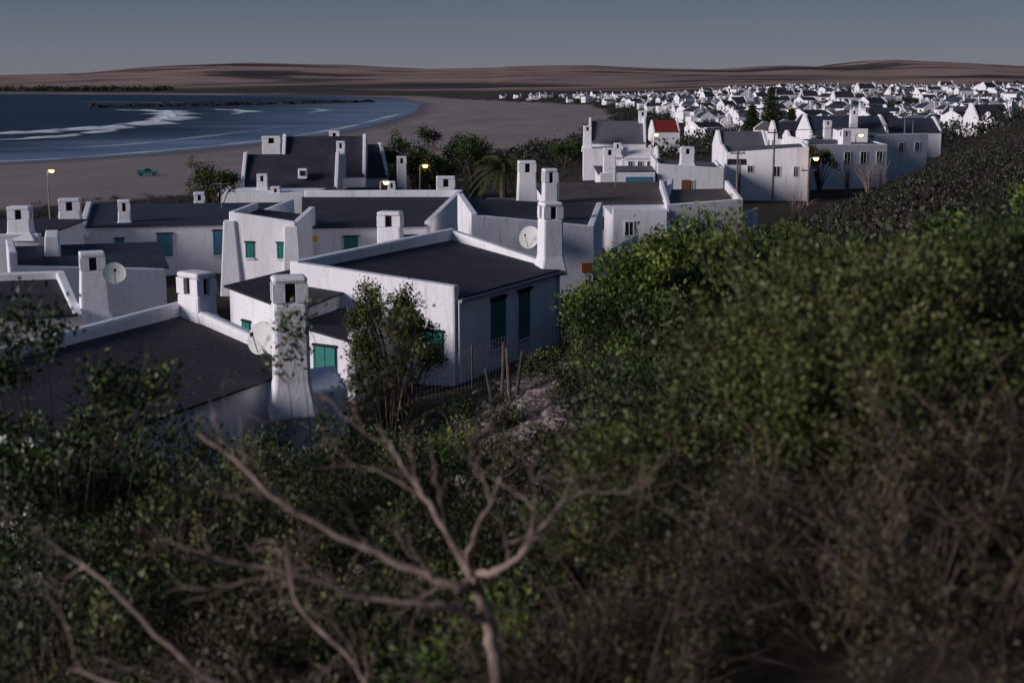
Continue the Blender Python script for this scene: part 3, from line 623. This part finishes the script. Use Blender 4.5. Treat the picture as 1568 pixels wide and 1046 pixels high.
bush('small_shrub',3.8,28,1.3,1.3,1.6,340,'leaf_dark',.08,28); bush('small_shrub',7.2,30,1.8,1.8,1.2,380,'leaf_dark',.08,28); bush('small_shrub',9,45,2,2,.8,300,'leaf_dark',.1,26)
def tree(name,x,y,r,h,n,leaf='leaf_dark',ln=.2,c0=.25): bush(name,x,y,r,r,h,n,leaf,ln,20,crown0=c0,stem=.1,wood='bark',tw=.4,bias=.08)
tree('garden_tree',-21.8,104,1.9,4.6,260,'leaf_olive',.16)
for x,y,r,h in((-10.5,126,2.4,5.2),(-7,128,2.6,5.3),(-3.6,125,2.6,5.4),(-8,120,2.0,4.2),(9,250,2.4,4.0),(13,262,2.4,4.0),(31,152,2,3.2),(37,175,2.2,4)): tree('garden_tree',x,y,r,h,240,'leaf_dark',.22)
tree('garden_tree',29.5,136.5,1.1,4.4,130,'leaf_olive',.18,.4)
def clumps(name,pts,r,h,nl,ln,leaf):
    Cs=[];Ts=[]
    P=np.array(pts); Z=height(P[:,0],P[:,1])
    for (x,y),z in zip(pts,Z):
        rr=r*random.uniform(.6,1.4); hh=h*random.uniform(.6,1.5); k=nl
        d=nrm(rng.normal(0,1,(k,3))); d[:,2]=abs(d[:,2]); q=rng.random((k,1))**.35
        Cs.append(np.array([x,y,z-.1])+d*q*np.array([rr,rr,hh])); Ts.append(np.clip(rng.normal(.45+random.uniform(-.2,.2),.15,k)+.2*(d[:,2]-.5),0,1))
    C=np.concatenate(Cs); T=np.concatenate(Ts); D=nrm(rng.normal(0,1,C.shape)+np.array([0,0,.8]))
    Q=leaves(C,D,2,ln*.5,ln,ln*.6,ln); return mesh_quads(name,Q,np.repeat(T,2),np.zeros(len(Q)),[leaf])
pts=[]
while len(pts)<1500:
    y=38+ (random.random()**1.3)*230; x=random.uniform(0,.42*y)
    q=bankq(x,y)
    if q<1.0 or x<2.5: continue
    if 118<y<160 and x<44 and q<4: continue
    if 190<y<215 and 38<x<64: continue
    pts.append((x,y))
clumps('hillside_scrub',pts[:1000],.9,.45,70,.15,'leaf_scrub'); clumps('hillside_scrub',pts[1000:],1.0,.55,70,.16,'leaf_far')
pts=[]
while len(pts)<620:
    y=random.uniform(80,330); x=random.uniform(-.42*y,.03*y+3); d=sdist(np.array([x]),np.array([y]),VEG)[0]
    if d<2 or d>110: continue
    if -24<x<-8 and 105<y<130: continue
    pts.append((x,y))
clumps('dune_scrub',pts[:360],1.3,.4,60,.2,'leaf_scrub'); clumps('dune_scrub',pts[360:],1.2,.45,60,.2,'leaf_far')
pts=[(random.uniform(-.04,.37)*y,y) for y in [random.uniform(250,1700) for _ in range(1600)]]
pts=[p for p in pts if sdist(np.array([p[0]]),np.array([p[1]]),VEG)[0]>4]
clumps('village_trees',pts,3.6,2.6,60,.8,'leaf_far')
pts=[(random.uniform(1150,2000),random.uniform(3350,3600)) for _ in range(220)]+[(random.uniform(-1500,-900)*1.0,random.uniform(3650,3850)) for _ in range(120)]
clumps('distant_tree_belt',pts,20,4.5,40,5,'leaf_far')
def pine(x,y,h):
    z=hz(x,y); C=[];D=[]
    for t in np.linspace(.12,.97,22):
        R=(1-t)*h*.27+.25; k=int(7+6*(1-t))
        for i in range(k):
            a=2*math.pi*i/k+t*9; m_=max(3,int(R*3))
            for s_ in np.linspace(.2,1,m_): C.append((x+math.cos(a)*R*s_,y+math.sin(a)*R*s_,z+h*t+.12*s_*R)); D.append((math.cos(a),math.sin(a),.35))
    C=np.array(C);D=nrm(np.array(D)); Q=leaves(C,D,8,.12,.45,.2,.3); W=tubes(np.array([[x,y,z]]),np.array([[x,y,z+h]]),.3,.04,8)
    mesh_quads('norfolk_pine',np.concatenate([Q,W]),np.clip(rng.normal(.4,.15,len(Q)+8),0,1),np.concatenate([np.zeros(len(Q)),np.ones(8)]),['leaf_dark','bark'])
pine(63,350,12.0); pine(59,354,8); pine(67,345,6.5)
def palm(x,y,h,R,n=30):
    z=hz(x,y); Q=[];T=[]
    for i in range(n):
        a=2*math.pi*i/n+random.uniform(-.2,.2); el=random.uniform(-.1,1.2); L=R*random.uniform(.85,1.15); pp=None
        for s_ in np.linspace(0,1,12):
            r=L*s_*math.cos(el*(1-.3*s_)); zz=z+h+L*(math.sin(el)*s_-.75*s_*s_*(.6+.4*math.cos(el)))
            p=np.array([x+math.cos(a)*r,y+math.sin(a)*r,zz])
            if pp is not None:
                Q.append(tubes(pp[None],p[None],.02,.015,3)); T+= [.5]*3
                side=np.array([-math.sin(a),math.cos(a),0])
                for sg in(-1,1):
                    for f in(0,.5):
                        b0=pp+(p-pp)*f; tip=b0+side*sg*.38*R*(1-.6*s_)*.6+(p-pp)*1.5+np.array([0,0,-.12]); w_=(p-pp)*.35
                        Q.append(np.array([[b0,b0+w_,tip,tip]])); T.append(random.uniform(.3,.8))
            pp=p
    W=tubes(np.array([[x,y,z]]),np.array([[x,y,z+h]]),.28,.2,8); Q=np.concatenate(Q+[W]); T=np.array(T+[.4]*8); mi=np.zeros(len(Q)); mi[-8:]=1
    mesh_quads('palm_tree',Q,T,mi,['leaf_olive','bark'])
palm(-.6,97,4.0,2.5,40)
palm(60,330,3,2.5)
vs=[];fs=[]
for i in range(300):
    t=random.random(); x=-365+t*180+random.gauss(0,8); y=1290+t*350+random.gauss(0,14); s_=random.uniform(3,9); hh=random.uniform(1.0,3.6); o=len(vs); n=7
    for k in range(n):
        a=2*math.pi*k/n; r=s_*random.uniform(.7,1.3); vs.append((x+r*math.cos(a)*1.6,y+r*math.sin(a),-.3))
    for k in range(n):
        a=2*math.pi*k/n; r=s_*random.uniform(.35,.7); vs.append((x+r*math.cos(a)*1.6,y+r*math.sin(a),hh*random.uniform(.6,1.1)))
    fs+=[(o+k,o+(k+1)%n,o+n+(k+1)%n,o+n+k) for k in range(n)]+[tuple(o+n+k for k in range(n))]
me=bpy.data.meshes.new('rocky_reef'); me.from_pydata(vs,[],fs); me.materials.append(M['reef']); COL.objects.link(bpy.data.objects.new('rocky_reef',me))
vs=[];fs=[]
def rock(x,y,z,s_):
    o=len(vs); n=6
    for zz,rr in((-.2,.9),(.25,1.0),(.6,.55)):
        for k in range(n):
            a=2*math.pi*k/n+random.uniform(-.2,.2); r=s_*rr*random.uniform(.75,1.2); vs.append((x+r*math.cos(a),y+r*math.sin(a)*.8,z+s_*zz*random.uniform(.8,1.1)))
    for l in range(2): fs.extend([(o+l*n+k,o+l*n+(k+1)%n,o+(l+1)*n+(k+1)%n,o+(l+1)*n+k) for k in range(n)])
    fs.append(tuple(o+2*n+k for k in range(n)))
RX=[];RY=[];RS=[]
for _ in range(2200):
    y=random.uniform(8,46); px=np.interp(y,PY,PX); RX.append(px+random.gauss(0,.5+.015*y)); RY.append(y); RS.append(random.choice([.02,.03,.03,.04,.06,.1])*random.uniform(.7,1.4))
RZ=height(np.array(RX),np.array(RY))
for x,y,z,s_ in zip(RX,RY,RZ,RS): rock(x,y,float(z),s_)
me=bpy.data.meshes.new('path_stones'); me.from_pydata(vs,[],fs); me.materials.append(M['stone']); COL.objects.link(bpy.data.objects.new('path_stones',me))
# dead branches
mb=MB()
def br(pts,r0,r1,n=8):
    C=catmull(pts,6); C=C+rng.normal(0,.004,C.shape); k=len(C); mb.tube(C,[r0+(r1-r0)*(i/(k-1))**.8*1.0 for i in range(k)],'dead',n); return C
def sub(C,r,depth,n,Ls):
    for _ in range(n):
        i=random.randint(len(C)//4,len(C)-2); p=C[i]; t=C[i+1]-C[i]; t/=np.linalg.norm(t)
        d=nrm(t+rng.normal(0,.55,3)+np.array([0,0,.15])); L=Ls*random.uniform(.5,1.2); q1=p+d*L*.5+rng.normal(0,.03,3); q2=q1+nrm(d+rng.normal(0,.4,3))*L*.5
        f=1-.6*i/len(C); c2=br([p,q1,q2],r*f,r*.25,5)
        if depth>0: sub(c2,r*.5,depth-1,3,Ls*.55)
b0=(-.02,5.5,16.8)
T1=br([b0,(-.05,5.5,17.5),(-.10,5.5,17.85),(-.16,5.5,18.02)],.036,.026)
R1=br([(-.16,5.5,18.02),(-.24,5.45,18.02),(-.5,5.5,18.12),(-.9,5.5,18.33),(-1.1,5.55,18.5),(-1.28,5.6,18.62)],.024,.006)
R2=br([(-.16,5.5,18.02),(-.26,5.55,18.2),(-.38,5.6,18.38),(-.48,5.65,18.52),(-.55,5.7,18.62)],.018,.005)
R3=br([(-.16,5.5,18.05),(-.02,5.4,18.12),(.10,5.4,18.25),(.2,5.45,18.36),(.34,5.5,18.42)],.019,.005)
R4=br([(-.1,5.5,17.85),(-.25,5.4,17.95),(-.55,5.35,18.0),(-.85,5.3,18.12),(-1.2,5.3,18.2)],.02,.005)
R5=br([(-.2,5.3,16.9),(-.45,5.1,17.45),(-.8,5.1,17.62),(-1.2,5.2,17.75),(-1.55,5.3,18.05),(-1.8,5.4,18.2)],.024,.006)
R6=br([(-.4,5.0,16.9),(-.6,4.9,17.5),(-.95,4.9,17.62),(-1.35,5,17.75),(-1.7,5.1,17.82)],.018,.005)
R7=br([(-.17,5.5,18.02),(-.17,5.45,18.18),(-.1,5.4,18.36),(-.04,5.45,18.5)],.013,.004)
R8=br([(-.5,5.2,17.5),(-.62,5.3,17.75),(-.85,5.4,17.95),(-.92,5.5,18.2)],.015,.004)
for R,n in((R1,8),(R2,4),(R3,5),(R4,8),(R5,9),(R6,8),(R7,2),(R8,5)): sub(R,.007,1,n,.42)
finish(mb,'dead_branches',smooth=('dead',),bw=0)
def bare_tree(x,y,h,n=14):
    global mb
    mb=MB(); z=hz(x,y)
    for _ in range(n):
        a=random.uniform(0,6.28); R=h*.45*random.random()
        C=br([(x,y,z-.1),(x+.3*R*math.cos(a),y+.3*R*math.sin(a),z+h*.4),(x+R*math.cos(a),y+R*math.sin(a),z+h*random.uniform(.75,1))],.05,.012,5); sub(C,.014,0,5,h*.3)
    finish(mb,'bare_tree',bw=0)
bare_tree(30.5,130,3.4); bare_tree(33,128,3.2); bare_tree(17.5,88,2.6); bare_tree(26,104,2.6)
# fence beside house B
mb=MB()
fp=[(-2.9,40.6),(-1.2,42),(.2,44.3),(1.6,47),(2.8,49.5)]
for x,y in fp: z=hz(x,y); mb.tube([(x,y,z-.2),(x,y,z+1.35)],[.035,.03],'post',6)
for a,b_ in zip(fp[:-1],fp[1:]):
    za,zc=hz(*a),hz(*b_)
    for k in range(8): hh=.1+.16*k; mb.tube([(a[0],a[1],za+hh),(b_[0],b_[1],zc+hh)],[.006,.006],'galv',3)
    for k in range(16):
        t=k/16; x=a[0]+(b_[0]-a[0])*t; y=a[1]+(b_[1]-a[1])*t; z=za+(zc-za)*t; mb.tube([(x,y,z),(x,y,z+1.25)],[.004,.004],'galv',3)
finish(mb,'wire_fence',bw=0)
mb=MB()
for x,y,h,l in((-.25,33.5,1.5,.05),(-.05,33.4,1.3,-.08),(.1,33.8,1.1,.15),(-.45,34,.9,-.2)):
    z=hz(x,y); mb.tube([(x,y,z-.1),(x+l,y,z+h)],[.05,.035],'post',7)
finish(mb,'fence_posts',bw=0)
def lamp(x,y,h,ztop=None):
    mb=MB(); z=hz(x,y)
    if ztop: h=ztop-z
    mb.tube([(x,y,z-.2),(x,y,z+1),(x,y,z+h)],[.09,.07,.045],'galv',8)
    mb.tube([(x,y,z+h),(x+.15,y-.1,z+h+.12),(x+.4,y-.2,z+h+.12)],[.04,.035,.03],'galv',6)
    mb.frustum((x+.45,y-.22),z+h+.08,z+h+.2,.5,.3,.35,.2,0,'galv'); mb.frustum((x+.45,y-.22),z+h-.12,z+h+.08,.24,.2,.44,.28,0,'lamp')
    finish(mb,'street_lamp',bw=0)
lamp(-41.6,128,5.4,12.4); lamp(-7.6,118,4.9,13.4); lamp(-9.6,104,3.6,13.0); lamp(15.6,160,5.9,14.5); lamp(25.4,122,3.7); lamp(34,142,5.2); lamp(37,300,5); lamp(80,420,5)
POLES=[(22.3,122,6.2),(19.2,120.5,3.6),(41,150,7),(43,165,6),(-4,100,3.4),(18.6,118,4.6),(53,190,6),(24.5,118,3.2)]
def pole(x,y,h):
    mb=MB(); z=hz(x,y); mb.tube([(x,y,z-.3),(x,y,z+h)],[.11,.08],'post',7); mb.box((x,y,z+h-.3),(1.3,.1,.1),.2,'post')
    for k in(-.5,0,.5): mb.tube([(x+k,y,z+h-.25),(x+k,y,z+h-.05)],[.03,.03],'blk',5)
    finish(mb,'utility_pole',bw=0)
for x,y,h in POLES: pole(x,y,h)
mb=MB()
for a,b_ in(((22.3,122,6.2),(41,150,7)),((41,150,7),(53,190,6))):
    for k in(-.5,.5):
        pa=Vector((a[0]+k,a[1],hz(a[0],a[1])+a[2]-.05)); pb=Vector((b_[0]+k,b_[1],hz(b_[0],b_[1])+b_[2]-.05))
        mb.tube([pa.lerp(pb,t)-Vector((0,0,1.2*t*(1-t)*4*.5)) for t in np.linspace(0,1,12)],[.014]*12,'blk',4)
finish(mb,'power_lines',bw=0)
def car(x,y,rot,col,truck=False,name='parked_car'):
    mb=MB(); z=hz(x,y); cs,sn=math.cos(rot),math.sin(rot)
    def ext(prof,w0,w1,tag,zt=None):
        n=len(prof); vs=[]
        for s_ in(-1,1):
            for px,pz in prof:
                w=(w0 if pz<.95 else w1)/2*s_; vs.append((x+px*cs-w*sn,y+px*sn+w*cs,z+pz))
        mb.add(vs,[tuple(range(n)),tuple(range(2*n-1,n-1,-1))]+[(i,i+n,(i+1)%n+n,(i+1)%n) for i in range(n)],tag)
    ext([(-2.1,.35),(2.1,.35),(2.15,.6),(2.0,.85),(1.1,.93),(-2.05,.94),(-2.15,.6)],1.75,1.75,col)
    if truck:
        ext([(-.5,.93),(1.05,.93),(.6,1.5),(-.4,1.52)],1.6,1.35,'glass'); ext([(-.42,1.5),(.6,1.48),(.55,1.56),(-.4,1.58)],1.36,1.3,col)
        for k in(-1,1): mb.box((x-1.3*cs-k*.8*sn,y-1.3*sn+k*.8*cs,z+1.1),(1.6,.06,.35),rot,col)
        ext([(-1.9,.94),(-.7,.94),(-.8,1.25),(-1.8,1.2)],1.3,1.1,'board')
    else:
        ext([(-1.8,.92),(1.1,.92),(.45,1.42),(-1.4,1.44)],1.6,1.3,'glass'); ext([(-1.42,1.43),(.47,1.41),(.4,1.49),(-1.35,1.5)],1.32,1.25,col)
    for px in(-1.35,1.35):
        for k in(-1,1):
            c=Vector((x+px*cs-k*.82*sn,y+px*sn+k*.82*cs,z+.32)); ax=Vector((-sn,cs,0))*.1; mb.tube([c-ax,c+ax],[.32,.32],'tyre',14)
    finish(mb,name,bw=0)
car(-77,302,.15,'car_green',True,'pickup_truck')
for i,(x,y,r,c) in enumerate([(35,283,.3,'car_white'),(38,286,.2,'car_dark'),(41,289,.3,'car_white'),(43,282,.25,'car_white'),(36.5,278,.1,'car_dark'),(45,292,.4,'car_white'),(39.5,279,.1,'car_dark')]): car(x,y,r,c)
# ------------------------------------------------------------------ light, world, camera
w=bpy.data.worlds.new("World"); scene.world=w; w.use_nodes=True; nt=w.node_tree; bg=nt.nodes['Background']
sky=nt.nodes.new('ShaderNodeTexSky'); sky.sky_type='NISHITA'; sky.sun_disc=False
sd=Vector((-.86,-.42,.28)).normalized()
sky.sun_elevation=math.asin(sd.z); sky.sun_rotation=math.atan2(sd.x,sd.y); sky.air_density=1.0; sky.dust_density=.4; sky.ozone_density=4.0
tc=nt.nodes.new('ShaderNodeTexCoord'); sp=nt.nodes.new('ShaderNodeSeparateXYZ'); nt.links.new(tc.outputs['Generated'],sp.inputs[0])
gr=ramp(nt,sp.outputs['Z'],[(0.0,(1.95,1.95,2.4)),(.025,(1.5,1.65,2.2)),(.075,(.68,.98,1.55)),(.3,(.42,.74,1.4)),(1.0,(.5,.8,1.5))])
mx=nt.nodes.new('ShaderNodeMix'); mx.data_type='RGBA'; mx.inputs[0].default_value=.88
nt.links.new(sky.outputs[0],mx.inputs[6]); nt.links.new(gr.outputs[0],mx.inputs[7]); nt.links.new(mx.outputs[2],bg.inputs[0]); bg.inputs[1].default_value=.088
sun=bpy.data.lights.new('sun','SUN'); sun.energy=3.1; sun.angle=math.radians(22); sun.color=(1,.93,.95)
so=bpy.data.objects.new('sun',sun); COL.objects.link(so); so.rotation_euler=(-sd).to_track_quat('-Z','Y').to_euler()
cam=bpy.data.cameras.new('camera'); cam.lens=50; cam.sensor_width=36; cam.clip_start=.1; cam.clip_end=30000
cam.dof.use_dof=True; cam.dof.focus_distance=55; cam.dof.aperture_fstop=1.9
co=bpy.data.objects.new('camera',cam); COL.objects.link(co); co.location=(0,0,20); co.rotation_euler=(math.radians(90-10.226),0,0); scene.camera=co
scene.view_settings.view_transform='Standard'; scene.view_settings.look='None'; scene.view_settings.exposure=0
